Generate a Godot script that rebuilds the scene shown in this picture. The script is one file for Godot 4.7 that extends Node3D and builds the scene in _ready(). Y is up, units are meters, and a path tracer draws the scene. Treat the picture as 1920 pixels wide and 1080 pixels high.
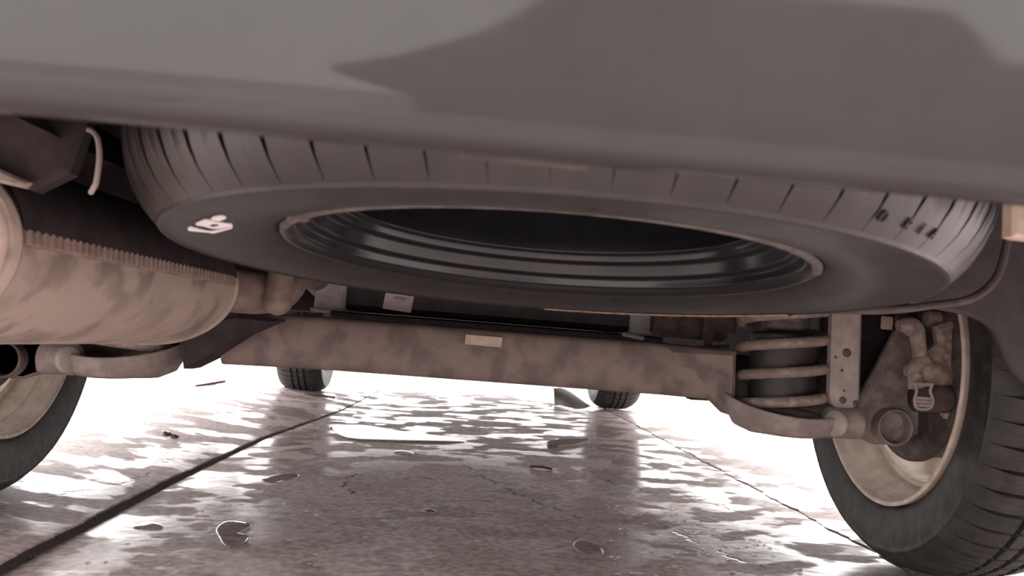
extends Node3D
# Under the rear end of a parked car: spare wheel, muffler, axle and wheels over a wet concrete floor.

var M := {}
var origin := {}
var rng := RandomNumberGenerator.new()
var car: Node3D


# ---------------------------------------------------------------- mesh building
class Mb:
	var v := PackedVector3Array()
	var n := PackedVector3Array()
	var uv := PackedVector2Array()
	var uv2 := PackedVector2Array()
	var i := PackedInt32Array()

	# rows of equally many points; a doubled row or column makes a sharp edge
	func grid(rows: Array, cu := false, cv := false, skip = null) -> void:
		var nr := rows.size()
		var nc: int = rows[0].size()
		var b := v.size()
		var c := Vector3.ZERO
		for r in nr:
			for p in rows[r]:
				c += p
		c /= nr * nc
		var nn := PackedVector3Array()
		nn.resize(nr * nc)
		var tri := PackedInt32Array()
		var vol := 0.0
		for r in (nr if cv else nr - 1):
			for k in (nc if cu else nc - 1):
				if skip != null and skip.call(r, k):
					continue
				var r2 := (r + 1) % nr
				var k2 := (k + 1) % nc
				var q := [[r, k], [r, k2], [r2, k2], [r2, k]]
				for t in [[0, 1, 2], [0, 2, 3]]:
					var A: Vector3 = rows[q[t[0]][0]][q[t[0]][1]]
					var B: Vector3 = rows[q[t[1]][0]][q[t[1]][1]]
					var C: Vector3 = rows[q[t[2]][0]][q[t[2]][1]]
					var x := (B - A).cross(C - A)
					if x.length_squared() < 1e-22:
						continue
					vol += (A - c).dot(x)
					for m in t:
						nn[q[m][0] * nc + q[m][1]] += x
						tri.append(q[m][0] * nc + q[m][1])
		var s := 1.0 if vol >= 0 else -1.0
		for r in nr:
			for k in nc:
				v.append(rows[r][k])
				var d := nn[r * nc + k] * s
				n.append(d.normalized() if d.length_squared() > 0 else Vector3.UP)
				uv.append(Vector2(float(k) / maxi(nc - 1, 1), float(r) / maxi(nr - 1, 1)))
		for t in range(0, tri.size(), 3):
			i.append(b + tri[t])
			i.append(b + tri[t + (2 if s > 0 else 1)])
			i.append(b + tri[t + (1 if s > 0 else 2)])

	# flat convex polygon facing away from c
	func poly(pts: Array, c: Vector3) -> void:
		var x := Vector3.ZERO
		for k in range(1, pts.size() - 1):
			x += (pts[k] - pts[0]).cross(pts[k + 1] - pts[0])
		x = x.normalized()
		var s := 1.0 if x.dot(pts[0] - c) >= 0 else -1.0
		var b := v.size()
		for p in pts:
			v.append(p)
			n.append(x * s)
			uv.append(Vector2(p.x, p.y))
		for k in range(1, pts.size() - 1):
			i.append(b)
			i.append(b + (k + 1 if s > 0 else k))
			i.append(b + (k if s > 0 else k + 1))

	# chamfered box
	func box(size: Vector3, at := Transform3D(), bev := 0.003) -> void:
		var h := size / 2
		var e := minf(bev, minf(h.x, minf(h.y, h.z)) * 0.6)
		var c := at.origin
		var P := func(s: Vector3, ax: int) -> Vector3:
			var q := Vector3(s.x * (h.x - e), s.y * (h.y - e), s.z * (h.z - e))
			q[ax] = s[ax] * h[ax]
			return at * q
		for ax in 3:
			var u := (ax + 1) % 3
			var w := (ax + 2) % 3
			for sg in [-1.0, 1.0]:
				var pts := []
				for k in [[-1, -1], [1, -1], [1, 1], [-1, 1]]:
					var s := Vector3.ZERO
					s[ax] = sg
					s[u] = k[0]
					s[w] = k[1]
					pts.append(P.call(s, ax))
				poly(pts, c)
			for k in [[-1, -1], [1, -1], [1, 1], [-1, 1]]:
				var a := Vector3.ZERO
				a[ax] = -1
				a[u] = k[0]
				a[w] = k[1]
				var b := a
				b[ax] = 1
				poly([P.call(a, u), P.call(b, u), P.call(b, w), P.call(a, w)], c)
		for x in [-1, 1]:
			for y in [-1, 1]:
				for z in [-1, 1]:
					var s := Vector3(x, y, z)
					poly([P.call(s, 0), P.call(s, 1), P.call(s, 2)], c)

	# outline in the local xy plane, depth along z, chamfered
	func plate(outline: Array, depth: float, at := Transform3D(), bev := 0.0015) -> void:
		var o := PackedVector2Array(outline)
		if Geometry2D.is_polygon_clockwise(o):
			o.reverse()
		var m := o.size()
		var ins := PackedVector2Array()
		for k in m:
			var a := (o[k] - o[(k + m - 1) % m]).normalized()
			var d := (o[(k + 1) % m] - o[k]).normalized()
			var t := (Vector2(-a.y, a.x) + Vector2(-d.y, d.x)).normalized()
			ins.append(o[k] + t * bev / maxf(0.4, t.dot(Vector2(-a.y, a.x))))
		var tri := Geometry2D.triangulate_polygon(ins)
		for s in [-1.0, 1.0]:
			var b := v.size()
			for p in ins:
				v.append(at * Vector3(p.x, p.y, s * depth / 2))
				n.append((at.basis * Vector3(0, 0, s)).normalized())
				uv.append(p)
			for t in range(0, tri.size(), 3):
				var A := ins[tri[t]]
				var ccw := (ins[tri[t + 1]] - A).cross(ins[tri[t + 2]] - A) > 0
				var f: bool = ccw == (s > 0)
				i.append(b + tri[t])
				i.append(b + tri[t + (2 if f else 1)])
				i.append(b + tri[t + (1 if f else 2)])
		var zz := [-depth / 2, -depth / 2 + bev, depth / 2 - bev, depth / 2]
		for k in m:
			var k2 := (k + 1) % m
			for j in 3:
				var pa: PackedVector2Array = ins if j == 0 else o
				var pb: PackedVector2Array = ins if j == 2 else o
				var q := [Vector3(pa[k].x, pa[k].y, zz[j]), Vector3(pa[k2].x, pa[k2].y, zz[j]), Vector3(pb[k2].x, pb[k2].y, zz[j + 1]), Vector3(pb[k].x, pb[k].y, zz[j + 1])]
				var e := o[k2] - o[k]
				var out := Vector3(e.y, -e.x, 0).normalized()
				var w := []
				for p in q:
					w.append(at * p)
				poly(w, at * (q[0] - out * 0.05 + Vector3(0, 0, -q[0].z * 0.6)))

	func tube(path: Array, rad, seg := 12, caps := true, squash := 1.0) -> void:
		var rows := []
		var up := Vector3.UP
		var t0: Vector3 = (path[1] - path[0]).normalized()
		if absf(t0.dot(up)) > 0.9:
			up = Vector3.RIGHT
		for k in path.size():
			var t: Vector3 = (path[mini(k + 1, path.size() - 1)] - path[maxi(k - 1, 0)]).normalized()
			var a := up.cross(t).normalized()
			up = t.cross(a).normalized()
			var r: float = rad[k] if rad is Array else rad
			var row := PackedVector3Array()
			for s in seg:
				var g := TAU * s / seg
				row.append(path[k] + a * cos(g) * r + up * sin(g) * r * squash)
			rows.append(row)
		if caps:
			for e in [0, -1]:
				var c: Vector3 = path[e]
				var edge: PackedVector3Array = rows[e].duplicate()
				var dot := PackedVector3Array()
				for s in seg:
					dot.append(c)
				if e == 0:
					rows.insert(0, edge)
					rows.insert(0, dot)
				else:
					rows.append(edge)
					rows.append(dot)
		grid(rows, true)

	# profile of (radius, height along local y)
	func lathe(prof: Array, seg := 48, at := Transform3D(), skip = null) -> void:
		var rows := []
		for p in prof:
			var row := PackedVector3Array()
			for s in seg:
				var g := TAU * s / seg
				row.append(at * Vector3(p.x * cos(g), p.y, p.x * sin(g)))
			rows.append(row)
		grid(rows, true, false, skip)

	func mesh(shift := Vector3.ZERO) -> ArrayMesh:
		var a := []
		a.resize(Mesh.ARRAY_MAX)
		if shift != Vector3.ZERO:
			for k in v.size():
				v[k] -= shift
		a[Mesh.ARRAY_VERTEX] = v
		a[Mesh.ARRAY_NORMAL] = n
		a[Mesh.ARRAY_TEX_UV] = uv
		if uv2.size():
			a[Mesh.ARRAY_TEX_UV2] = uv2
		a[Mesh.ARRAY_INDEX] = i
		var m := ArrayMesh.new()
		m.add_surface_from_arrays(Mesh.PRIMITIVE_TRIANGLES, a)
		return m

	func centre() -> Vector3:
		var b := AABB(v[0], Vector3.ZERO)
		for p in v:
			b = b.expand(p)
		return b.get_center()


func spline(p: Array, per := 8, closed := false) -> Array:
	var out := []
	var m := p.size()
	for k in (m if closed else m - 1):
		var a = p[(k - 1 + m) % m] if closed else p[maxi(k - 1, 0)]
		var d = p[(k + 2) % m] if closed else p[mini(k + 2, m - 1)]
		for s in per:
			out.append(p[k].cubic_interpolate(p[(k + 1) % m], a, d, float(s) / per))
	if not closed:
		out.append(p[m - 1])
	return out


func label(o: Node, text: String) -> Node:
	o.set_meta("label", text)
	return o


func tag(o: Node, text: String, category: String, group := "", kind := "") -> void:
	o.set_meta("label", text)
	o.set_meta("category", category)
	if group:
		o.set_meta("group", group)
	if kind:
		o.set_meta("kind", kind)


func numbered(called: String) -> String:
	if not has_node(NodePath(called)):
		return called
	var k := 1
	while has_node(NodePath("%s_%03d" % [called, k])):
		k += 1
	return "%s_%03d" % [called, k]


func base(called: String, at := Vector3.ZERO) -> Node3D:
	var o := Node3D.new()
	o.name = numbered(called)
	add_child(o)
	o.position = at
	origin[o] = at
	return o


# one mesh, built in the axes of the world (or of a turned parent whose origin is registered as zero)
func part(mb: Mb, called: String, m: Material, parent: Node = self) -> MeshInstance3D:
	var c := mb.centre()
	var o := MeshInstance3D.new()
	o.mesh = mb.mesh(c)
	o.material_override = m
	o.position = c - origin.get(parent, Vector3.ZERO)
	origin[o] = c
	if parent == self:
		o.name = numbered(called)
	else:
		var name_ := called
		var k := 1
		while parent.has_node(NodePath(name_)):
			name_ = "%s_%03d" % [called, k]
			k += 1
		o.name = name_
	parent.add_child(o, true)
	return o


func at(x: float, y: float, z: float, rx := 0.0, ry := 0.0, rz := 0.0) -> Transform3D:
	return Transform3D(Basis.from_euler(Vector3(rx, ry, rz)), Vector3(x, y, z))


# the car leans a little to its right
func lean(x: float) -> float:
	return -0.0255 * x


func tilted(x: float, y: float, z: float) -> Transform3D:
	return at(x, y + lean(x), z, 0, 0, -0.0255)


# ---------------------------------------------------------------- camera, light, materials
func view_and_light() -> void:
	var cam := Camera3D.new()
	cam.name = "camera"
	add_child(cam)
	cam.transform = Transform3D(Basis.from_euler(Vector3(0.0517, -0.0594, 0.0537), EULER_ORDER_YXZ), Vector3(-0.0309, 0.3275, 0))
	cam.fov = 36.66
	cam.near = 0.02
	cam.far = 400.0
	var lens := CameraAttributesPhysical.new()
	lens.frustum_focal_length = 36.22
	lens.frustum_near = 0.02
	lens.frustum_far = 400.0
	lens.frustum_focus_distance = 1.35
	lens.exposure_aperture = 15.0
	cam.attributes = lens
	cam.fov = 36.66
	cam.current = true
	var sky := ProceduralSkyMaterial.new()
	sky.sky_top_color = Color(0.96, 0.945, 0.945)
	sky.sky_horizon_color = Color(1.0, 0.975, 0.965)
	sky.ground_horizon_color = Color(0.75, 0.72, 0.70)
	sky.ground_bottom_color = Color(0.6, 0.57, 0.55)
	sky.sky_curve = 0.3
	sky.sky_energy_multiplier = 1.0
	sky.sun_angle_max = 0.0
	var e := Environment.new()
	e.background_mode = Environment.BG_SKY
	e.sky = Sky.new()
	e.sky.sky_material = sky
	e.tonemap_mode = Environment.TONE_MAPPER_LINEAR
	e.tonemap_exposure = 5.3
	e.sdfgi_enabled = true
	e.ssao_enabled = true
	e.ssil_enabled = true
	var w := WorldEnvironment.new()
	w.name = "environment"
	w.environment = e
	add_child(w)


func noise_tex(seed_: int, freq: float, octaves := 5, c1 := Color.BLACK, c2 := Color.WHITE, lo := 0.25, hi := 0.75, size := 512) -> NoiseTexture2D:
	var f := FastNoiseLite.new()
	f.seed = seed_
	f.frequency = freq
	f.noise_type = FastNoiseLite.TYPE_SIMPLEX_SMOOTH
	f.fractal_octaves = octaves
	var t := NoiseTexture2D.new()
	t.width = size
	t.height = size
	t.seamless = true
	t.noise = f
	var g := Gradient.new()
	g.offsets = PackedFloat32Array([lo, hi])
	g.colors = PackedColorArray([c1, c2])
	t.color_ramp = g
	return t


func mat(called: String, c1: Color, c2: Color, rough: float, scale_ := 5.0, bump := 0.0, metal := 0.0, lo := 0.3, hi := 0.7, freq := 0.012) -> StandardMaterial3D:
	var m := StandardMaterial3D.new()
	m.resource_name = called
	m.albedo_texture = noise_tex(called.hash() % 1000, freq, 5, c1, c2, lo, hi)
	m.roughness = rough
	m.metallic = metal
	m.uv1_triplanar = true
	m.uv1_scale = Vector3.ONE * scale_
	m.cull_mode = BaseMaterial3D.CULL_DISABLED
	if bump > 0:
		m.heightmap_enabled = true
		m.heightmap_texture = noise_tex(called.hash() % 977, 0.03, 4, Color.BLACK, Color.WHITE, 0.2, 0.8, 256)
		m.heightmap_scale = bump
	M[called] = m
	return m


func c8(r: int, g: int, b: int) -> Color:
	return Color8(r, g, b)


func make_materials() -> void:
	var m := mat("rubber", c8(44, 43, 44), c8(66, 63, 63), 0.55, 6.0, 0.03)
	m = mat("spare_rubber", c8(34, 32, 32), c8(45, 42, 42), 0.36, 5.0, 0.015)
	m.metallic_specular = 0.55
	m = mat("dirty_rubber", c8(38, 37, 37), c8(60, 57, 54), 0.6, 5.0, 0.05)
	m = mat("black_steel", c8(20, 21, 25), c8(27, 27, 31), 0.2, 6.0, 0.0)
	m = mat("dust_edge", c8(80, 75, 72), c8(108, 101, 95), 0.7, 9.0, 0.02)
	m = mat("beige_steel", c8(196, 176, 162), c8(220, 204, 190), 0.6, 5.0, 0.02)
	m = mat("silver_paint", c8(96, 95, 96), c8(128, 126, 126), 0.35, 5.0, 0.0, 0.3)
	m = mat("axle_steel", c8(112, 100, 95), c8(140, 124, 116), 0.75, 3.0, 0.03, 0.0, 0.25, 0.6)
	m = mat("arm_steel", c8(132, 120, 115), c8(162, 148, 141), 0.75, 6.0, 0.03)
	m = mat("light_steel", c8(158, 147, 142), c8(174, 162, 156), 0.65, 5.0, 0.01)
	m = mat("dark_steel", c8(70, 62, 59), c8(94, 85, 80), 0.75, 6.0, 0.03)
	m = mat("spring_steel", c8(128, 114, 106), c8(166, 150, 140), 0.6, 9.0, 0.02)
	m = mat("muffler_steel", c8(138, 124, 115), c8(184, 168, 156), 0.6, 2.2, 0.01, 0.0, 0.28, 0.5)
	m = mat("dusty_pipe", c8(130, 112, 104), c8(158, 140, 130), 0.65, 6.0, 0.02)
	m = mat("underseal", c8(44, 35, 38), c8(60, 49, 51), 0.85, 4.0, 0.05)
	m = mat("black_plastic", c8(38, 36, 37), c8(58, 53, 51), 0.5, 4.0, 0.03)
	m = mat("liner_plastic", c8(60, 55, 57), c8(68, 62, 64), 0.7, 5.0, 0.03)
	m = mat("pale_bracket", c8(186, 186, 186), c8(206, 203, 202), 0.6, 9.0)
	m = mat("cream_plastic", c8(190, 172, 152), c8(206, 190, 170), 0.55, 9.0)
	m = mat("rust", c8(80, 66, 58), c8(112, 98, 88), 0.9, 20.0, 0.03)
	m = mat("dark_rust", c8(84, 66, 60), c8(102, 84, 77), 0.9, 12.0, 0.03)
	m = mat("white_paint", c8(248, 246, 245), c8(254, 253, 253), 0.7, 20.0)
	m = mat("cast_steel", c8(134, 120, 112), c8(170, 156, 146), 0.8, 9.0, 0.04)
	m = mat("dry_leaf", c8(120, 112, 104), c8(160, 150, 140), 0.6, 9.0)
	m = mat("twig_bark", c8(60, 44, 38), c8(90, 68, 58), 0.9, 20.0)
	m = mat("joint_dirt", c8(40, 31, 28), c8(66, 52, 47), 0.9, 20.0, 0.1)
	m = mat("dried_mud", c8(120, 100, 84), c8(164, 142, 122), 0.9, 20.0, 0.03)  # tan tones for the streak along the far tyre edge
	m = mat("stone", c8(96, 84, 76), c8(128, 114, 104), 0.7, 12.0, 0.06)
	m = mat("grey_wall", c8(84, 80, 78), c8(104, 99, 96), 0.9, 0.5)
	m = mat("outer_concrete", c8(150, 136, 128), c8(176, 162, 154), 0.5, 0.6)
	m = mat("glass_dark", c8(20, 22, 24), c8(24, 26, 28), 0.08, 1.0)
	# grey car paint
	m = mat("car_paint", c8(52, 50, 50), c8(55, 53, 53), 0.4, 2.0)
	m.metallic_specular = 0.15
	m.clearcoat_enabled = true
	m.clearcoat = 0.42
	m.clearcoat_roughness = 0.06
	var w := StandardMaterial3D.new()
	w.resource_name = "water"
	w.albedo_color = Color(1, 1, 1, 0.02)
	w.transparency = BaseMaterial3D.TRANSPARENCY_ALPHA
	w.refraction_enabled = true
	w.refraction_scale = 0.033
	w.roughness = 0.0
	M["water"] = w


# ---------------------------------------------------------------- ground
func joint_x(z: float) -> float:
	var k := [[3.0, -0.574], [-1.12, -0.574], [-1.75, -0.575], [-2.45, -0.55], [-3.34, -0.455], [-4.25, -0.42], [-5.0, -0.403], [-30.0, -0.38]]
	for j in k.size() - 1:
		if z <= k[j][0] and z >= k[j + 1][0]:
			return lerpf(k[j][1], k[j + 1][1], (z - k[j][0]) / (k[j + 1][0] - k[j][0]))
	return -0.574 if z > 0 else -0.38


func left_height(x: float, z: float) -> float:
	var s := 0.011
	var k := [[-1.1, 0.011], [-1.4, 0.0105], [-2.0, 0.007], [-2.6, 0.0045], [-3.4, 0.002], [-4.5, 0.0], [-40.0, 0.0]]
	for j in k.size() - 1:
		if z <= k[j][0] and z >= k[j + 1][0]:
			s = lerpf(k[j][1], k[j + 1][1], (z - k[j][0]) / (k[j + 1][0] - k[j][0]))
	return s + 0.13 * clampf(joint_x(z) - x, 0, 0.35) * clampf((z + 6.0) / 3.0, 0.3, 1.0)


func floor_uv(p: Vector3) -> Vector2:
	return Vector2((p.x + 1.6) / 3.2, (-p.z - 0.6) / 5.2)


func slab(called: String, x0: Callable, x1: Callable, h: Callable, us: Array, parent: Node) -> void:
	var zs := []
	var z := 7.0
	while z > -24.0:
		zs.append(z)
		z -= 0.02 if z < -0.8 and z > -3.0 else (0.06 if z < 0.2 and z > -6.0 else 0.8)
	var rows := []
	for zz in zs:
		var row := PackedVector3Array()
		var a: float = x0.call(zz)
		var b: float = x1.call(zz)
		var first := true
		for u in us:
			var x := lerpf(a, b, u)
			var y: float = h.call(x, zz)
			if u == 0.0:
				row.append(Vector3(x, -0.1, zz))
				row.append(Vector3(x, y - 0.003, zz))
				row.append(Vector3(x, y - 0.003, zz))
				row.append(Vector3(x + 0.003, y, zz))
			elif u == 1.0:
				row.append(Vector3(x - 0.003, y, zz))
				row.append(Vector3(x, y - 0.003, zz))
				row.append(Vector3(x, y - 0.003, zz))
				row.append(Vector3(x, -0.1, zz))
			else:
				row.append(Vector3(x, y, zz))
			first = false
		rows.append(row)
	var mb := Mb.new()
	mb.grid(rows)
	for k in mb.v.size():
		mb.uv[k] = floor_uv(mb.v[k])
		mb.uv2.append(Vector2(mb.v[k].x, mb.v[k].z))
	part(mb, called, M.floor, parent)


func jag(s: int, z: float, amp: float) -> float:
	return amp * (sin(z * 23.0 + s) + 0.7 * sin(z * 61.0 + 2.0 * s) + 0.5 * sin(z * 131.0 + s * 3.0))


func floor_material() -> void:
	var W := 1024
	var H := 2048
	var get_ := func(s: int, f: float, o: int) -> PackedByteArray:
		var n := FastNoiseLite.new()
		n.seed = s
		n.frequency = f
		n.fractal_octaves = o
		n.noise_type = FastNoiseLite.TYPE_SIMPLEX_SMOOTH
		return n.get_image(W, H, false, false, true).get_data()
	var big: PackedByteArray = get_.call(11, 0.006, 4)
	var mid: PackedByteArray = get_.call(12, 0.022, 4)
	var fine: PackedByteArray = get_.call(13, 0.11, 3)
	var wet: PackedByteArray = get_.call(14, 0.012, 5)
	var rgb_ := PackedByteArray()
	rgb_.resize(W * H * 3)
	var ro := PackedByteArray()
	ro.resize(W * H)
	var hi := PackedByteArray()
	hi.resize(W * H)
	for y in H:
		var z := -(0.6 + 5.2 * (y + 0.5) / H)
		for x in W:
			var k := y * W + x
			var wx := -1.6 + 3.2 * (x + 0.5) / W
			var b := big[k] / 255.0
			var md := mid[k] / 255.0
			var f := fine[k] / 255.0
			var wt := wet[k] / 255.0
			# how dry the middle of the floor under the car is
			var dx := (wx + 0.03) / 0.30
			var dz := (z + 1.72) / 0.50
			var dry := exp(-dx * dx * dx * dx - dz * dz)
			var t := clampf(0.5 + (b - 0.5) * 0.9 + (md - 0.5) * 0.9 + (f - 0.5) * 0.22, 0.0, 1.0)
			var stain := smoothstep(0.60, 0.72, md * 0.6 + b * 0.4)
			var r := lerpf(176, 232, t) * (1.0 - 0.22 * stain)
			rgb_[k * 3] = int(clampf(r, 0, 255))
			rgb_[k * 3 + 1] = int(clampf(r * lerpf(0.90, 0.93, t), 0, 255))
			rgb_[k * 3 + 2] = int(clampf(r * lerpf(0.88, 0.92, t), 0, 255))
			var wetness := smoothstep(0.46, 0.58, wt + (md - 0.5) * 0.4 + (f - 0.5) * 0.1)
			var rr := lerpf(0.60, 0.22, wetness)
			rr = lerpf(rr, 0.62 + 0.1 * (md - 0.5), dry * 0.9)
			# wet bands that water has run along
			var band := exp(-pow((wx - 0.48) / 0.16, 2.0)) + exp(-pow((wx + 0.42) / 0.12, 2.0))
			rr = lerpf(rr, 0.16, clampf(band, 0.0, 1.0) * smoothstep(0.42, 0.52, md * 0.7 + wt * 0.3) * 0.9)
			rr += (f - 0.5) * 0.05
			ro[k] = int(clampf(rr, 0.03, 0.9) * 255)
			hi[k] = int(clampf(0.5 + (f - 0.5) * 0.08 + (md - 0.5) * 0.3, 0, 1) * 255)
	# hairline cracks
	for crack in [[Vector2(-0.05, -2.36), Vector2(0.0, -2.16), Vector2(0.07, -1.9), Vector2(0.13, -1.74), Vector2(0.21, -1.58)], [Vector2(0.30, -2.16), Vector2(0.34, -1.98), Vector2(0.42, -1.86)], [Vector2(-0.24, -1.95), Vector2(-0.245, -1.82), Vector2(-0.215, -1.72)], [Vector2(0.36, -1.5), Vector2(0.41, -1.34), Vector2(0.44, -1.28)], [Vector2(0.46, -1.9), Vector2(0.53, -1.72), Vector2(0.655, -1.58)], [Vector2(-0.66, -2.0), Vector2(-0.62, -1.7), Vector2(-0.68, -1.45)]]:
		var line := spline(crack, 90)
		for q in line.size():
			var p: Vector2 = line[q]
			var px := int((p.x + 1.6 + jag(9, p.y * 3.0, 0.004)) / 3.2 * W)
			var py := int((-p.y - 0.6) / 5.2 * H)
			if (q / 17) % 4 == 3:
				continue
			for o in [[0, 0], [0, 1]]:
				var k: int = (py + o[1]) * W + px + o[0]
				for ch in 3:
					rgb_[k * 3 + ch] = int(rgb_[k * 3 + ch] * 0.5)
				hi[k] = int(hi[k] * 0.55)
	var m := StandardMaterial3D.new()
	m.resource_name = "floor"
	m.albedo_texture = ImageTexture.create_from_image(Image.create_from_data(W, H, false, Image.FORMAT_RGB8, rgb_))
	m.roughness = 1.0
	m.roughness_texture = ImageTexture.create_from_image(Image.create_from_data(W, H, false, Image.FORMAT_L8, ro))
	m.roughness_texture_channel = BaseMaterial3D.TEXTURE_CHANNEL_RED
	m.heightmap_enabled = true
	m.heightmap_texture = ImageTexture.create_from_image(Image.create_from_data(W, H, false, Image.FORMAT_L8, hi))
	m.heightmap_scale = 0.16
	m.detail_enabled = true
	m.detail_blend_mode = BaseMaterial3D.BLEND_MODE_MUL
	m.detail_uv_layer = BaseMaterial3D.DETAIL_UV_2
	m.uv2_scale = Vector3(1.6, 1.6, 1.6)
	m.detail_albedo = noise_tex(55, 0.03, 5, Color(0.84, 0.81, 0.80), Color(1, 1, 1), 0.28, 0.62, 1024)
	m.cull_mode = BaseMaterial3D.CULL_DISABLED
	M["floor"] = m


func build_ground() -> void:
	floor_material()
	var f := base("floor")
	f.set_meta("kind", "structure")
	label(f, "wet pinkish brown concrete floor under the car, in slabs with worn joints")
	var us := []
	for k in 25:
		us.append(k / 24.0)
	slab("slab", func(z): return -9.0, func(z): return joint_x(z) - 0.002 + jag(1, z, 0.0012), left_height, [0.0, 0.3, 0.6, 0.8, 0.87, 0.9, 0.92, 0.94, 0.96, 0.98, 0.99, 1.0], f)
	slab("slab", func(z): return joint_x(z) + 0.002 + jag(2, z, 0.001), func(z): return 0.670 + jag(3, z, 0.003), func(x, z): return 0.0, us, f)
	slab("slab", func(z): return 0.675 + jag(4, z, 0.004), func(z): return 9.0, func(x, z): return -0.001, [0.0, 0.02, 0.05, 0.1, 0.3, 0.6, 1.0], f)
	var mb := Mb.new()
	var rows := []
	for k in 400:
		var z := 1.0 - 8.0 * k / 399.0
		var jx := joint_x(z)
		var y := left_height(jx - 0.002, z)
		rows.append(PackedVector3Array([Vector3(jx - 0.004, y - 0.002, z), Vector3(jx + 0.0015 + jag(5, z, 0.0006), y * 0.75, z), Vector3(jx + 0.004 + jag(6, z, 0.001), y * 0.2 + 0.0004, z), Vector3(jx + 0.005 + jag(7, z, 0.0014), 0.0006, z), Vector3(jx + 0.0065 + jag(7, z, 0.0016), -0.002, z)]))
	mb.grid(rows)
	label(part(mb, "joint_dirt", M.joint_dirt, f), "dark dirt packed along the slab joint")
	mb = Mb.new()
	mb.box(Vector3(160, 0.08, 160), at(0, -0.075, -20))
	part(mb, "ground_bed", M.outer_concrete, f)


# ---------------------------------------------------------------- wheels
# Tyre round local y: h = 0 is the side towards the viewer, w its width.
func tyre(R: float, rb: float, w: float, ng: int, ring_depth := 0.006) -> Mb:
	var rs := R - 0.030
	var side := [Vector2(rb, 0.020), Vector2(rb + 0.003, 0.011), Vector2(rb + 0.011, 0.006), Vector2(rb + 0.03, 0.0015), Vector2(rb + 0.05, -0.001), Vector2(rs - 0.008, -0.0002), Vector2(rs - 0.003, -0.0006), Vector2(rs - 0.0018, -0.0016), Vector2(rs - 0.0018, -0.0016), Vector2(rs + 0.0004, -0.0012), Vector2(rs + 0.0004, -0.0012), Vector2(rs + 0.0018, 0.0010), Vector2(rs + 0.0018, 0.0010), Vector2(rs + 0.007, 0.006), Vector2(rs + 0.013, 0.0125), Vector2(rs + 0.019, 0.022), Vector2(rs + 0.024, 0.033), Vector2(R - 0.003, 0.044)]
	var tread := []
	for k in 3:
		var c := w * (0.36 + 0.14 * k)
		for q in [[-0.0045, 0.0], [-0.0045, 0.0], [-0.0035, ring_depth], [-0.0035, ring_depth], [0.0035, ring_depth], [0.0035, ring_depth], [0.0045, 0.0], [0.0045, 0.0]]:
			tread.append(Vector2(R - q[1], c + q[0]))
	var prof := side.duplicate()
	prof.append_array(tread)
	var back := side.duplicate()
	back.reverse()
	for p in back:
		prof.append(Vector2(p.x, w - p.y))
	prof.append(Vector2(rb - 0.001, w - 0.03))
	prof.append(Vector2(rb - 0.001, 0.03))
	prof.append(side[0])
	var mb := Mb.new()
	var rows := []
	for p in prof:
		var row := PackedVector3Array()
		var h: float = minf(p.y, w - p.y)
		var full := smoothstep(0.002, 0.04, h)
		var on: float = 1.0 if p.x > rs + 0.0025 else 0.0
		for g in ng:
			var step := TAU / ng
			var a0 := g * step
			var hw := (0.0003 + 0.0023 * full) / R
			var d := (0.0012 + 0.0085 * full) * on
			for q in [[-hw * 1.25, 0.0], [-hw * 1.25, 0.0], [-hw, 1.0], [-hw, 1.0], [hw, 1.0], [hw, 1.0], [hw * 1.25, 0.0], [hw * 1.25, 0.0]]:
				var r: float = p.x - d * q[1]
				row.append(Vector3(r * cos(a0 + q[0]), p.y, r * sin(a0 + q[0])))
			for q in [0.25, 0.485]:
				row.append(Vector3(p.x * cos(a0 + q * step), p.y, p.x * sin(a0 + q * step)))
			var d2 := 0.0025 * on * smoothstep(0.02, 0.04, h)
			for q in [0.49, 0.51]:
				var r: float = p.x - d2
				row.append(Vector3(r * cos(a0 + q * step), p.y, r * sin(a0 + q * step)))
			for q in [0.515, 0.75]:
				row.append(Vector3(p.x * cos(a0 + q * step), p.y, p.x * sin(a0 + q * step)))
		rows.append(row)
	mb.grid(rows, true)
	return mb


func wheel_frame(o: Node3D, right: bool, c: Vector3) -> void:
	o.transform = Transform3D(Basis(Vector3(0, -1, 0), Vector3(1, 0, 0), Vector3(0, 0, 1)) if right else Basis(Vector3(0, 1, 0), Vector3(-1, 0, 0), Vector3(0, 0, 1)), c - origin[car])


func child_frame(called: String, parent: Node3D) -> Node3D:
	var o := Node3D.new()
	o.name = called
	parent.add_child(o, true)
	origin[o] = Vector3.ZERO
	return o


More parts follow.
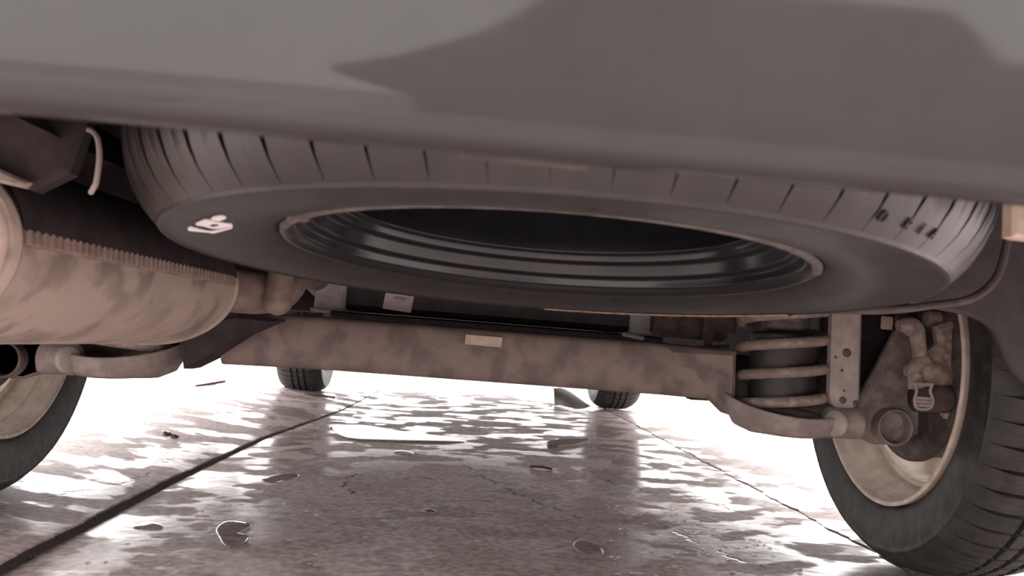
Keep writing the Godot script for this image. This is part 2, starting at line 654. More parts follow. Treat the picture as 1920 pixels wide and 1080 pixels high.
func rear_wheel() -> Node3D:
	var o := child_frame("rear_wheel", car)
	part(tyre(0.315, 0.217, 0.19, 60), "tyre", M.dirty_rubber, o)
	var mb := Mb.new()
	var prof := [Vector2(0.2165, 0.022), Vector2(0.219, 0.006), Vector2(0.219, 0.0035), Vector2(0.2165, 0.002), Vector2(0.213, 0.003), Vector2(0.211, 0.006), Vector2(0.210, 0.014), Vector2(0.2085, 0.017), Vector2(0.2085, 0.017), Vector2(0.203, 0.034), Vector2(0.200, 0.038), Vector2(0.200, 0.038), Vector2(0.1985, 0.043), Vector2(0.1985, 0.043), Vector2(0.192, 0.062), Vector2(0.189, 0.066), Vector2(0.189, 0.066), Vector2(0.181, 0.068), Vector2(0.181, 0.068), Vector2(0.177, 0.105), Vector2(0.173, 0.115), Vector2(0.165, 0.120), Vector2(0.155, 0.122), Vector2(0.135, 0.126), Vector2(0.115, 0.125), Vector2(0.095, 0.118), Vector2(0.06, 0.116), Vector2(0.03, 0.116), Vector2(0.0, 0.116)]
	var nr := prof.size()
	mb.lathe(prof, 96, Transform3D(), func(r, k): return r >= nr - 8 and r <= nr - 5 and k % 12 < 6)
	mb.lathe([Vector2(0.2165, 0.17), Vector2(0.219, 0.186), Vector2(0.213, 0.188), Vector2(0.2, 0.18), Vector2(0.175, 0.14), Vector2(0.173, 0.115)], 96)
	part(mb, "rim", M.beige_steel, o)
	return o


func front_wheel() -> Node3D:
	var o := child_frame("front_wheel", car)
	part(tyre(0.308, 0.2, 0.19, 60, 0.008), "tyre", M.rubber, o)
	var mb := Mb.new()
	mb.lathe([Vector2(0.2, 0.02), Vector2(0.203, 0.004), Vector2(0.198, 0.002), Vector2(0.192, 0.012), Vector2(0.186, 0.05), Vector2(0.180, 0.15), Vector2(0.19, 0.18), Vector2(0.202, 0.187), Vector2(0.2, 0.17)], 64)
	part(mb, "rim", M.silver_paint, o)
	for k in 10:
		var s := Mb.new()
		var a := TAU * k / 10
		s.tube([Vector3(cos(a) * 0.04, 0.155, sin(a) * 0.04), Vector3(cos(a) * 0.11, 0.165, sin(a) * 0.11), Vector3(cos(a) * 0.188, 0.160, sin(a) * 0.188)], [0.016, 0.013, 0.016], 8)
		part(s, "spoke", M.silver_paint, o)
	var hub := Mb.new()
	hub.lathe([Vector2(0, 0.04), Vector2(0.055, 0.04), Vector2(0.06, 0.045), Vector2(0.06, 0.17), Vector2(0.0, 0.175)], 32)
	part(hub, "hub", M.dark_steel, o)
	var disc := Mb.new()
	disc.lathe([Vector2(0.0, 0.07), Vector2(0.128, 0.07), Vector2(0.13, 0.072), Vector2(0.13, 0.09), Vector2(0.128, 0.092), Vector2(0, 0.092)], 48)
	part(disc, "brake_disc", M.dark_steel, o)
	return o


# ---------------------------------------------------------------- the car
func build_car() -> void:
	car = base("car", Vector3(0, 0, -2.6))
	tag(car, "grey car seen from below its rear bumper, with dusty axle, muffler and wheels", "car")
	body()
	axle()
	exhaust()
	var rw := rear_wheel()
	label(rw, "rear wheel at the right with dusty beige steel rim")
	wheel_frame(rw, true, Vector3(0.625, 0.315, -1.315))
	var lw: Node3D = rw.duplicate()
	lw.name = "rear_wheel_001"
	car.add_child(lw, true)
	label(lw, "rear wheel at the left below the muffler")
	wheel_frame(lw, false, Vector3(-0.70, 0.345, -1.385))
	var fw := front_wheel()
	label(fw, "far front wheel beside the curled grey scrap")
	wheel_frame(fw, true, Vector3(0.612, 0.308, -4.05))
	var fl: Node3D = fw.duplicate()
	fl.name = "front_wheel_001"
	car.add_child(fl, true)
	label(fl, "far front wheel at the left, its bright spoked rim showing")
	wheel_frame(fl, false, Vector3(-0.612, 0.318, -4.02))


func body() -> void:
	# rear bumper: a section swept across the car, its ends turning forward
	var sec := [Vector2(-0.34, 0.400), Vector2(-0.30, 0.389), Vector2(-0.272, 0.3825), Vector2(-0.260, 0.3805), Vector2(-0.2545, 0.3808), Vector2(-0.2512, 0.3828), Vector2(-0.2498, 0.3862), Vector2(-0.2490, 0.3900), Vector2(-0.2478, 0.40), Vector2(-0.2468, 0.42), Vector2(-0.246, 0.46), Vector2(-0.248, 0.52), Vector2(-0.262, 0.60), Vector2(-0.30, 0.64), Vector2(-0.36, 0.66)]
	var rows := []
	for k in 81:
		var x := lerpf(-0.86, 0.86, k / 80.0)
		var bend := 0.30 * pow(absf(x) / 0.86, 4.0) + 0.035 * pow(x / 0.86, 2.0)
		var row := PackedVector3Array()
		for p in spline(sec, 4):
			row.append(Vector3(x, p.y + lean(x) - 0.0005, p.x - bend))
		rows.append(row)
	var mb := Mb.new()
	mb.grid(rows)
	label(part(mb, "rear_bumper", M.car_paint, car), "smooth grey painted rear bumper across the top")
	mb = Mb.new()
	mb.box(Vector3(0.047, 0.0035, 0.012), at(-0.0107, 0.3895, -0.302, 0, 0, -0.03), 0.001)
	label(part(mb, "bumper_tab", M.dark_steel, car), "pale worn tab under the bumper lip")
	# shell
	mb = Mb.new()
	mb.box(Vector3(1.5, 0.03, 0.82), tilted(0, 0.615, -0.72))
	part(mb, "boot_floor", M.underseal, car)
	mb = Mb.new()
	mb.box(Vector3(1.3, 0.18, 0.03), tilted(0, 0.53, -1.12))
	part(mb, "cross_panel", M.underseal, car)
	mb = Mb.new()
	mb.box(Vector3(1.16, 0.03, 3.4), tilted(0, 0.46, -2.82))
	part(mb, "floor_pan", M.underseal, car)
	mb = Mb.new()
	mb.box(Vector3(0.30, 0.15, 0.30), tilted(-0.43, 0.415, -1.78), 0.02)  # box added to close a light gap beside the muffler
	part(mb, "gap_filler", M.underseal, car)
	for s in [-1, 1]:
		mb = Mb.new()
		mb.box(Vector3(0.09, 0.18, 1.75), tilted(s * 0.73, 0.37, -2.65), 0.012)
		part(mb, "sill", M.underseal, car)
		mb = Mb.new()
		mb.box(Vector3(0.07, 0.09, 0.82), tilted(s * 0.56, 0.555, -0.74), 0.01)
		part(mb, "chassis_rail", M.underseal, car)
		# side of the body with two wheel arches
		var o := [Vector2(0.42, 0.40), Vector2(0.42, 0.66), Vector2(0.5, 0.95), Vector2(4.6, 0.95), Vector2(4.75, 0.7), Vector2(4.7, 0.3)]
		for k in 17:
			var a := PI * k / 16.0
			o.append(Vector2(4.02 - 0 + 0.36 * cos(a), 0.27 + 0.39 * sin(a)))
		o.append(Vector2(3.6, 0.27))
		o.append(Vector2(1.72, 0.27))
		for k in 17:
			var a := PI * k / 16.0
			o.append(Vector2(1.33 + 0.38 * cos(a), 0.27 + 0.41 * sin(a)))
		o.append(Vector2(0.92, 0.36))
		mb = Mb.new()
		mb.plate(o, 0.025, Transform3D(Basis(Vector3(0, 0, -1), Vector3(0, 1, 0), Vector3(1, 0, 0)), Vector3(s * 0.90, lean(s * 0.9), 0)), 0.004)
		part(mb, "body_side", M.car_paint, car)
	mb = Mb.new()
	mb.box(Vector3(1.78, 0.05, 4.2), tilted(0, 0.945, -2.5), 0.02)
	part(mb, "body_deck", M.underseal, car)
	mb = Mb.new()
	mb.plate([Vector2(0.45, 0.95), Vector2(0.62, 1.42), Vector2(0.9, 1.5), Vector2(2.6, 1.48), Vector2(3.5, 0.98), Vector2(3.5, 0.95)], 1.5, Transform3D(Basis(Vector3(0, 0, -1), Vector3(0, 1, 0), Vector3(1, 0, 0)), Vector3.ZERO), 0.06)
	part(mb, "cabin", M.car_paint, car)
	mb = Mb.new()
	mb.box(Vector3(1.66, 0.34, 0.05), tilted(0, 0.80, -0.42), 0.02)
	part(mb, "tailgate", M.car_paint, car)
	mb = Mb.new()
	mb.box(Vector3(1.72, 0.40, 0.12), tilted(0, 0.48, -4.80), 0.04)
	part(mb, "front_bumper", M.car_paint, car)
	mb = Mb.new()
	mb.box(Vector3(0.95, 0.06, 1.1), tilted(0, 0.33, -4.15), 0.01)
	part(mb, "engine_tray", M.black_plastic, car)
	# black box behind the axle, with its lip, straps and sticker
	mb = Mb.new()
	mb.box(Vector3(0.51, 0.10, 0.34), tilted(0.02, 0.397, -1.62), 0.008)
	var tank := label(part(mb, "fuel_tank", M.black_plastic, car), "black plastic tank above the axle")
	mb = Mb.new()
	mb.box(Vector3(0.55, 0.011, 0.36), tilted(0.035, 0.337, -1.60), 0.003)
	part(mb, "tank_lip", M.black_plastic, tank)
	var st := [Vector3(-0.1536, 0.3828, -1.447), Vector3(-0.1069, 0.3791, -1.447), Vector3(-0.1103, 0.3517, -1.447), Vector3(-0.1573, 0.3566, -1.447)]
	mb = Mb.new()
	mb.v = PackedVector3Array(st)
	mb.n = PackedVector3Array([Vector3.BACK, Vector3.BACK, Vector3.BACK, Vector3.BACK])
	mb.uv = PackedVector2Array([Vector2(0, 0), Vector2(1, 0), Vector2(1, 1), Vector2(0, 1)])
	mb.i = PackedInt32Array([0, 1, 2, 0, 2, 3])
	for k in 4:
		mb.poly([st[k], st[(k + 1) % 4], st[(k + 1) % 4] - Vector3(0, 0, 0.004), st[k] - Vector3(0, 0, 0.004)], Vector3(-0.132, 0.367, -1.449))
	for k in mb.uv.size() - 4:
		mb.uv[k + 4] = Vector2(0.02, 0.98)
	label(part(mb, "barcode_sticker", sticker(), tank), "white barcode sticker")
	mb = Mb.new()
	mb.box(Vector3(0.050, 0.062, 0.03), at(-0.2425, 0.378, -1.452, 0, 0, -0.03), 0.005)
	mb.box(Vector3(0.075, 0.006, 0.04), at(-0.235, 0.347, -1.45, 0, 0, -0.05), 0.002)
	part(mb, "tank_strap", M.pale_bracket, car)
	mb = Mb.new()
	mb.box(Vector3(0.043, 0.055, 0.03), at(0.277, 0.362, -1.452, 0, 0, -0.03), 0.004)
	mb.box(Vector3(0.038, 0.007, 0.03), at(0.256, 0.333, -1.43, 0, 0.2, -0.15), 0.002)
	part(mb, "tank_strap", M.pale_bracket, car)
	mb = Mb.new()
	mb.box(Vector3(0.12, 0.085, 0.05), at(0.345, 0.375, -1.40, 0, 0, -0.03), 0.008)
	mb.plate([Vector2(0.355, 0.39), Vector2(0.405, 0.385), Vector2(0.405, 0.345), Vector2(0.372, 0.348), Vector2(0.366, 0.315), Vector2(0.355, 0.316)], 0.012, at(0, 0, -1.35))
	mb.tube([Vector3(0.28, 0.325, -1.36), Vector3(0.33, 0.3175, -1.36), Vector3(0.40, 0.325, -1.36)], 0.003, 8)
	part(mb, "cable_bracket", M.dark_steel, car)
	# left: heat shield above the muffler, wire hanger, inner panel
	mb = Mb.new()
	var hs := []
	for k in 13:
		var a := lerpf(0.12 * PI, 1.1 * PI, k / 12.0)
		var row := PackedVector3Array()
		for z in [-0.50, -0.56, -1.06, -1.12]:
			row.append(Vector3(-0.45 + 0.16 * cos(a), 0.40 + 0.11 * sin(a), z))
		hs.append(row)
	mb.grid(hs)
	part(mb, "heat_shield", M.underseal, car)
	mb = Mb.new()
	mb.plate([Vector2(-0.95, 0.60), Vector2(-0.285, 0.60), Vector2(-0.287, 0.45), Vector2(-0.295, 0.418), Vector2(-0.318, 0.4045), Vector2(-0.345, 0.4165), Vector2(-0.95, 0.52)], 0.02, at(0, 0, -0.60), 0.004)
	label(part(mb, "rear_panel", M.underseal, car), "dark inner panel above the muffler")
	mb = Mb.new()
	mb.plate([Vector2(-0.40, 0.4335), Vector2(-0.341, 0.4185), Vector2(-0.3135, 0.4085), Vector2(-0.3165, 0.4043), Vector2(-0.341, 0.4085), Vector2(-0.40, 0.4165)], 0.006, at(0, 0, -0.583), 0.002)
	label(part(mb, "panel_edge", M.arm_steel, car), "light folded edge below the dark inner panel")
	mb = Mb.new()
	mb.tube(spline([Vector3(-0.292, 0.4495, -0.598), Vector3(-0.284, 0.448, -0.595), Vector3(-0.2775, 0.442, -0.59), Vector3(-0.2745, 0.43, -0.588), Vector3(-0.2752, 0.4135, -0.588), Vector3(-0.2775, 0.409, -0.59), Vector3(-0.2815, 0.4065, -0.596)], 6), 0.0019, 10)
	label(part(mb, "hanger_rod", M.light_steel, car), "thin bent metal hanger rod")
	# right: carrier rod, inner panel and liner edge
	mb = Mb.new()
	mb.tube(spline([Vector3(0.30, 0.366, -0.83), Vector3(0.3664, 0.3676, -0.8), Vector3(0.4183, 0.3755, -0.8), Vector3(0.4549, 0.3837, -0.8), Vector3(0.4782, 0.4029, -0.8), Vector3(0.488, 0.4316, -0.8), Vector3(0.4955, 0.48, -0.8)], 8), 0.004, 10)
	part(mb, "carrier_rod", M.dark_steel, car)
	mb = Mb.new()
	mb.plate([Vector2(0.37, 0.56), Vector2(0.40, 0.385), Vector2(0.45, 0.392), Vector2(0.485, 0.43), Vector2(0.52, 0.56)], 0.02, at(0, 0, -0.86), 0.004)
	part(mb, "rail_end", M.underseal, car)
	mb = Mb.new()
	var edge := spline([Vector2(0.47, 0.385), Vector2(0.50, 0.380), Vector2(0.534, 0.3754), Vector2(0.558, 0.367), Vector2(0.572, 0.352), Vector2(0.585, 0.324), Vector2(0.611, 0.298), Vector2(0.66, 0.262), Vector2(0.75, 0.235), Vector2(0.88, 0.225)], 5)
	var lp := [Vector2(0.88, 0.58), Vector2(0.45, 0.58), Vector2(0.45, 0.40)]
	lp.append_array(edge)
	mb.plate(lp, 0.012, at(0, 0, -0.945), 0.003)
	label(part(mb, "wheel_arch_liner", M.liner_plastic, car), "dark plastic liner in front of the right rear tyre")
	mb = Mb.new()
	mb.plate([Vector2(0.2615, 0.412), Vector2(0.2615, 0.3935), Vector2(0.2655, 0.3925), Vector2(0.32, 0.3905), Vector2(0.32, 0.43), Vector2(0.265, 0.43)], 0.012, at(0, 0, -0.45), 0.002)
	label(part(mb, "bumper_bracket", M.cream_plastic, car), "cream bracket behind the right end of the bumper")


func sticker() -> StandardMaterial3D:
	var im := Image.create_empty(192, 112, false, Image.FORMAT_RGB8)
	im.fill(c8(246, 232, 232))
	var x := 58
	rng.seed = 5
	while x < 150:
		var w := rng.randi_range(1, 4)
		im.fill_rect(Rect2i(x, 12, w, 22), c8(96, 78, 78))
		x += w + rng.randi_range(2, 4)
	for k in 9:
		im.fill_rect(Rect2i(76 + k * 7, 40, 4, 4), c8(150, 132, 132))
	im.fill_rect(Rect2i(86, 54, 26, 3), c8(166, 150, 150))
	im.fill_rect(Rect2i(158, 6, 3, 22), c8(150, 130, 130))
	var m := StandardMaterial3D.new()
	m.resource_name = "sticker"
	m.albedo_texture = ImageTexture.create_from_image(im)
	m.roughness = 0.6
	m.cull_mode = BaseMaterial3D.CULL_DISABLED
	return m


func axle() -> void:
	var sec := [Vector2(-1.262, 0.331), Vector2(-1.250, 0.329), Vector2(-1.2425, 0.322), Vector2(-1.2385, 0.305), Vector2(-1.2385, 0.285), Vector2(-1.242, 0.268), Vector2(-1.250, 0.2585), Vector2(-1.262, 0.2555), Vector2(-1.30, 0.2565), Vector2(-1.325, 0.268), Vector2(-1.325, 0.325), Vector2(-1.30, 0.331)]
	var rows := []
	for k in 49:
		var x := lerpf(-0.36, 0.352, k / 48.0)
		var row := PackedVector3Array()
		for p in spline(sec, 3, true):
			row.append(Vector3(x, p.y - 0.0235 * x - 0.02 * maxf(0.0, absf(x - 0.02) - 0.25), p.x))
		rows.append(row)
	var mb := Mb.new()
	mb.grid(rows, true)
	var beam := label(part(mb, "axle_beam", M.axle_steel, car), "stained steel beam of the rear axle") as Node3D
	mb = Mb.new()
	mb.box(Vector3(0.053, 0.0145, 0.004), at(0.0065, 0.3145, -1.2375, -0.12, 0, -0.03), 0.001)
	label(part(mb, "axle_plate", M.cream_plastic, beam), "small cream label plate")
	# gussets where the beam meets the spring seats
	for s in [1, -1]:
		mb = Mb.new()
		var g := [Vector2(0.27, 0.318), Vector2(0.286, 0.2895), Vector2(0.306, 0.283), Vector2(0.345, 0.245), Vector2(0.366, 0.2265), Vector2(0.374, 0.24), Vector2(0.374, 0.318)]
		var q := []
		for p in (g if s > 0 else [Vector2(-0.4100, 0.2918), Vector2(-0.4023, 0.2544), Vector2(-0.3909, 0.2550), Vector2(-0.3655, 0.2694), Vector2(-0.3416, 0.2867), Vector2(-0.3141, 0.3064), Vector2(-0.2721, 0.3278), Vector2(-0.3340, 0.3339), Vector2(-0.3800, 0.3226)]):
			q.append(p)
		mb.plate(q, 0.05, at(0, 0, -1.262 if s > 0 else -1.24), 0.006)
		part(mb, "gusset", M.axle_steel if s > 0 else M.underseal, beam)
		suspension(s)


func suspension(s: int) -> void:
	# everything for the right side; the left side is its mirror image, a little higher and further
	var X := Transform3D(Basis(), Vector3(0, 0, 0)) if s > 0 else Transform3D(Basis.from_scale(Vector3(-1, 1, 1)), Vector3(-0.055, 0.033, -0.03))
	var mb := Mb.new()
	var c := Vector3(0.447, 0, -1.25)
	# spring pan: a bowl with a higher back
	var rows := []
	var pan := [[0.006, 0.214], [0.040, 0.2085], [0.060, 0.207], [0.0705, 0.212], [0.0755, 0.222], [0.0775, 0.232]]
	for p in pan + [[0.0785, 0.2325], [0.0785, 0.2325], [0.080, 0.231], [0.080, 0.231], [0.078, 0.220], [0.073, 0.2085], [0.061, 0.203], [0.04, 0.2035], [0.006, 0.210]]:
		var row := PackedVector3Array()
		for k in 48:
			var a := TAU * k / 48
			var up := smoothstep(0.05, 0.077, p[0])
			row.append(X * Vector3(c.x + p[0] * cos(a) * 1.17, p[1] + up * 0.027 * (1.0 - sin(a)) - 0.005 * cos(a) * up, c.z + p[0] * sin(a)))
		rows.append(row)
	mb.grid(rows, true)
	# lip towards the damper
	var pl := Mb.new()
	var seat := label(part(mb, "spring_seat", M.arm_steel, car), "bowl shaped seat under the %s coil spring" % ("right" if s > 0 else "left")) as Node3D
	pl.tube([X * Vector3(0.50, 0.2195, -1.225), X * Vector3(0.525, 0.219, -1.215), X * Vector3(0.55, 0.219, -1.21)], [0.014, 0.013, 0.013], 14)
	part(pl, "seat_arm", M.arm_steel, seat)
	pl = Mb.new()
	pl.box(Vector3(0.28, 0.075, 0.05), X * at(0.47, 0.275, -1.372), 0.012)
	part(pl, "rear_arm", M.underseal, seat)
	# coil spring
	mb = Mb.new()
	var path := []
	for k in 241:
		var t := k / 240.0
		var a := PI * 0.5 - t * TAU * 5.2
		path.append(X * Vector3(c.x + 0.061 * cos(a), lerpf(0.213, 0.213 + 0.041 * 5.2, t), c.z + 0.061 * sin(a)))
	mb.tube(path, 0.0078, 10)
	label(part(mb, "coil_spring", M.spring_steel, car), "dusty %s rear coil spring" % ("right" if s > 0 else "left"))
	mb = Mb.new()
	mb.lathe([Vector2(0.0, 0.245), Vector2(0.044, 0.245), Vector2(0.048, 0.25), Vector2(0.048, 0.345), Vector2(0.044, 0.35), Vector2(0.0, 0.35)], 32, Transform3D(X.basis, X * c))
	part(mb, "spring_boot", M.black_plastic, car)
	mb = Mb.new()
	mb.lathe([Vector2(0.0, 0.352), Vector2(0.028, 0.352), Vector2(0.034, 0.358), Vector2(0.034, 0.366), Vector2(0.031, 0.370), Vector2(0.036, 0.376), Vector2(0.036, 0.392), Vector2(0.033, 0.397), Vector2(0.04, 0.403), Vector2(0.04, 0.45)], 32, Transform3D(X.basis, X * c))
	part(mb, "bump_stop", M.dust_edge, car)
	mb = Mb.new()
	mb.lathe([Vector2(0.0, 0.40), Vector2(0.075, 0.40), Vector2(0.08, 0.405), Vector2(0.08, 0.45), Vector2(0.0, 0.47)], 32, Transform3D(X.basis, X * c))
	part(mb, "spring_cup", M.underseal, car)
	# damper: flat bracket with brown spots, eye and bolt head
	mb = Mb.new()
	var o := [Vector2(0.4945, 0.46), Vector2(0.4955, 0.262), Vector2(0.499, 0.252), Vector2(0.506, 0.2475), Vector2(0.529, 0.2475), Vector2(0.5355, 0.252), Vector2(0.5385, 0.262), Vector2(0.5375, 0.46)]
	mb.plate(o, 0.022, X * at(0, 0, -1.205), 0.005)
	var d := label(part(mb, "damper", M.light_steel, car), "flat steel damper leg with dark brown spots, %s side" % ("right" if s > 0 else "left")) as Node3D
	for h in [[0.516, 0.325, 0.0062], [0.500, 0.318, 0.002], [0.5125, 0.2585, 0.0050], [0.531, 0.2555, 0.0042], [0.510, 0.300, 0.0022], [0.514, 0.272, 0.0016]]:
		mb = Mb.new()
		mb.lathe([Vector2(0, 0.0003), Vector2(h[2], 0.0003), Vector2(h[2] * 1.05, -0.0006)], 16, X * at(h[0], h[1], -1.1938, PI / 2))  # flat brown discs on the leg, nothing cut through
		part(mb, "brown_spot", M.dark_rust, d)
	mb = Mb.new()
	mb.lathe([Vector2(0, -0.024), Vector2(0.020, -0.024), Vector2(0.0225, -0.021), Vector2(0.0225, 0.021), Vector2(0.020, 0.024), Vector2(0, 0.024)], 28, X * at(0.519, 0.2265, -1.205, 0, 0, PI / 2))
	part(mb, "damper_eye", M.arm_steel, d)
	mb = Mb.new()
	mb.lathe([Vector2(0, -0.006), Vector2(0.016, -0.005), Vector2(0.0185, -0.001), Vector2(0.0185, 0.003), Vector2(0.016, 0.006), Vector2(0.009, 0.006), Vector2(0.009, 0.03), Vector2(0, 0.03)], 28, X * Transform3D(Basis(Vector3(0, 1, 0), Vector3(0.86, 0, -0.5), Vector3(-0.5, 0, -0.86)), Vector3(0.5005, 0.2265, -1.188)))
	part(mb, "bolt_head", M.light_steel, d)
	mb = Mb.new()
	mb.box(Vector3(0.12, 0.16, 0.012), X * at(0.600, 0.325, -1.345), 0.004)  # dark plate added to stand for the shade behind the hub carrier
	part(mb, "shade_plate", M.underseal, car)
	# hub carrier: slanting plate with a round tube
	mb = Mb.new()
	mb.plate([Vector2(0.555, 0.205), Vector2(0.562, 0.235), Vector2(0.5736, 0.252), Vector2(0.605, 0.312), Vector2(0.630, 0.362), Vector2(0.648, 0.380), Vector2(0.675, 0.38), Vector2(0.675, 0.21), Vector2(0.64, 0.19), Vector2(0.60, 0.19), Vector2(0.575, 0.200)], 0.016, X * at(0, 0, -1.285), 0.004)
	var hc := part(mb, "hub_carrier", M.arm_steel, car)
	mb = Mb.new()
	mb.lathe([Vector2(0.0, 0.002), Vector2(0.0225, 0.002), Vector2(0.0232, 0.044), Vector2(0.0245, 0.046), Vector2(0.0262, 0.046), Vector2(0.0275, 0.044), Vector2(0.0275, -0.02)], 36, X * at(0.6225, 0.2185, -1.300, PI / 2))
	label(part(mb, "carrier_tube", M.arm_steel, hc), "round open tube end")
	mb = Mb.new()
	mb.box(Vector3(0.018, 0.020, 0.006), X * at(0.611, 0.373, -1.270, 0, 0, -0.05), 0.002)  # cream plate stands in for light showing through a square hole
	part(mb, "light_gap_plate", M.cream_plastic, hc)
	# brake drum and backing plate
	mb = Mb.new()
	mb.lathe([Vector2(0, 0), Vector2(0.135, 0.0), Vector2(0.142, 0.005), Vector2(0.142, 0.012), Vector2(0.136, 0.016), Vector2(0.134, 0.050), Vector2(0.128, 0.056), Vector2(0, 0.056)], 56, X * at(0.668, 0.3055, -1.315, 0, 0, -PI / 2))
	var drum := part(mb, "brake_drum", M.dark_steel, car)
	for b in [[0.085, 0.075], [-0.09, -0.06]]:
		mb = Mb.new()
		mb.lathe([Vector2(0, 0.02), Vector2(0.010, 0.02), Vector2(0.012, 0.016), Vector2(0.012, 0)], 12, X * at(0.668, 0.3055 + b[1], -1.315 + b[0], 0, 0, PI / 2))
		part(mb, "drum_bolt", M.cast_steel, drum)
	# cable lever, wheel cylinder and cable clip on the inside of the drum
	mb = Mb.new()
	mb.tube(spline([X * Vector3(0.592, 0.367, -1.20), X * Vector3(0.604, 0.368, -1.20), X * Vector3(0.618, 0.362, -1.20), X * Vector3(0.622, 0.345, -1.20), X * Vector3(0.625, 0.33, -1.20), X * Vector3(0.626, 0.316, -1.20)], 6), [0.008, 0.0085, 0.009, 0.0095, 0.010, 0.011, 0.012, 0.013, 0.0135, 0.014, 0.0135, 0.013, 0.0125, 0.012, 0.0115, 0.011, 0.011, 0.011, 0.0105, 0.0105, 0.0105, 0.0105, 0.0105, 0.0105, 0.0105, 0.0105, 0.0105, 0.0105, 0.0105, 0.0105, 0.0105], 14)
	part(mb, "brake_lever", M.cast_steel, drum)
	mb = Mb.new()
	mb.tube(spline([X * Vector3(0.603, 0.305, -1.195), X * Vector3(0.613, 0.306, -1.195), X * Vector3(0.628, 0.318, -1.198), X * Vector3(0.634, 0.308, -1.20), X * Vector3(0.65, 0.30, -1.205), X * Vector3(0.672, 0.302, -1.21)], 5), [0.008, 0.009, 0.010, 0.011, 0.012, 0.012, 0.012, 0.012, 0.012, 0.012, 0.013, 0.014, 0.015, 0.016, 0.017, 0.018, 0.019, 0.02, 0.02, 0.02, 0.02, 0.02, 0.02, 0.02, 0.02, 0.02], 14)
	mb.tube([X * Vector3(0.613, 0.302, -1.19), X * Vector3(0.614, 0.29, -1.19), X * Vector3(0.616, 0.281, -1.19)], [0.010, 0.010, 0.012], 12)
	part(mb, "wheel_cylinder", M.cast_steel, drum)
	mb = Mb.new()
	var loop := spline([Vector3(0.605, 0.289, -1.174), Vector3(0.608, 0.277, -1.174), Vector3(0.6055, 0.266, -1.174), Vector3(0.608, 0.255, -1.174), Vector3(0.618, 0.2525, -1.174), Vector3(0.629, 0.256, -1.174), Vector3(0.6315, 0.267, -1.174), Vector3(0.6275, 0.278, -1.174), Vector3(0.6305, 0.289, -1.174)], 6)
	for k in loop.size():
		loop[k] = X * loop[k]
	mb.tube(loop, 0.0022, 8)
	for k in 3:
		mb.box(Vector3(0.022, 0.0045, 0.003), X * at(0.618, 0.258 + 0.005 * k, -1.174), 0.001)
	mb.box(Vector3(0.026, 0.005, 0.004), X * at(0.618, 0.287, -1.174), 0.001)
	label(part(mb, "cable_clip", M.light_steel, drum), "light bottle shaped cable clip")
	mb = Mb.new()
	mb.plate([Vector2(0.6575, 0.3738), Vector2(0.6731, 0.3799), Vector2(0.6848, 0.3487), Vector2(0.6869, 0.3035), Vector2(0.6829, 0.2509), Vector2(0.6720, 0.2337), Vector2(0.6620, 0.2461), Vector2(0.6665, 0.2838), Vector2(0.6544, 0.3080), Vector2(0.6371, 0.3125), Vector2(0.6325, 0.3311), Vector2(0.6510, 0.3454), Vector2(0.6461, 0.3694)], 0.022, X * at(0, 0, -1.205), 0.006)
	part(mb, "backing_bracket", M.cast_steel, drum)
	mb = Mb.new()
	mb.lathe([Vector2(0, -0.02), Vector2(0.018, -0.02), Vector2(0.021, -0.015), Vector2(0.021, 0.03), Vector2(0, 0.03)], 20, X * at(0.65, 0.268, -1.20, 0, 0, PI / 2))
	part(mb, "cable_end", M.dark_steel, drum)


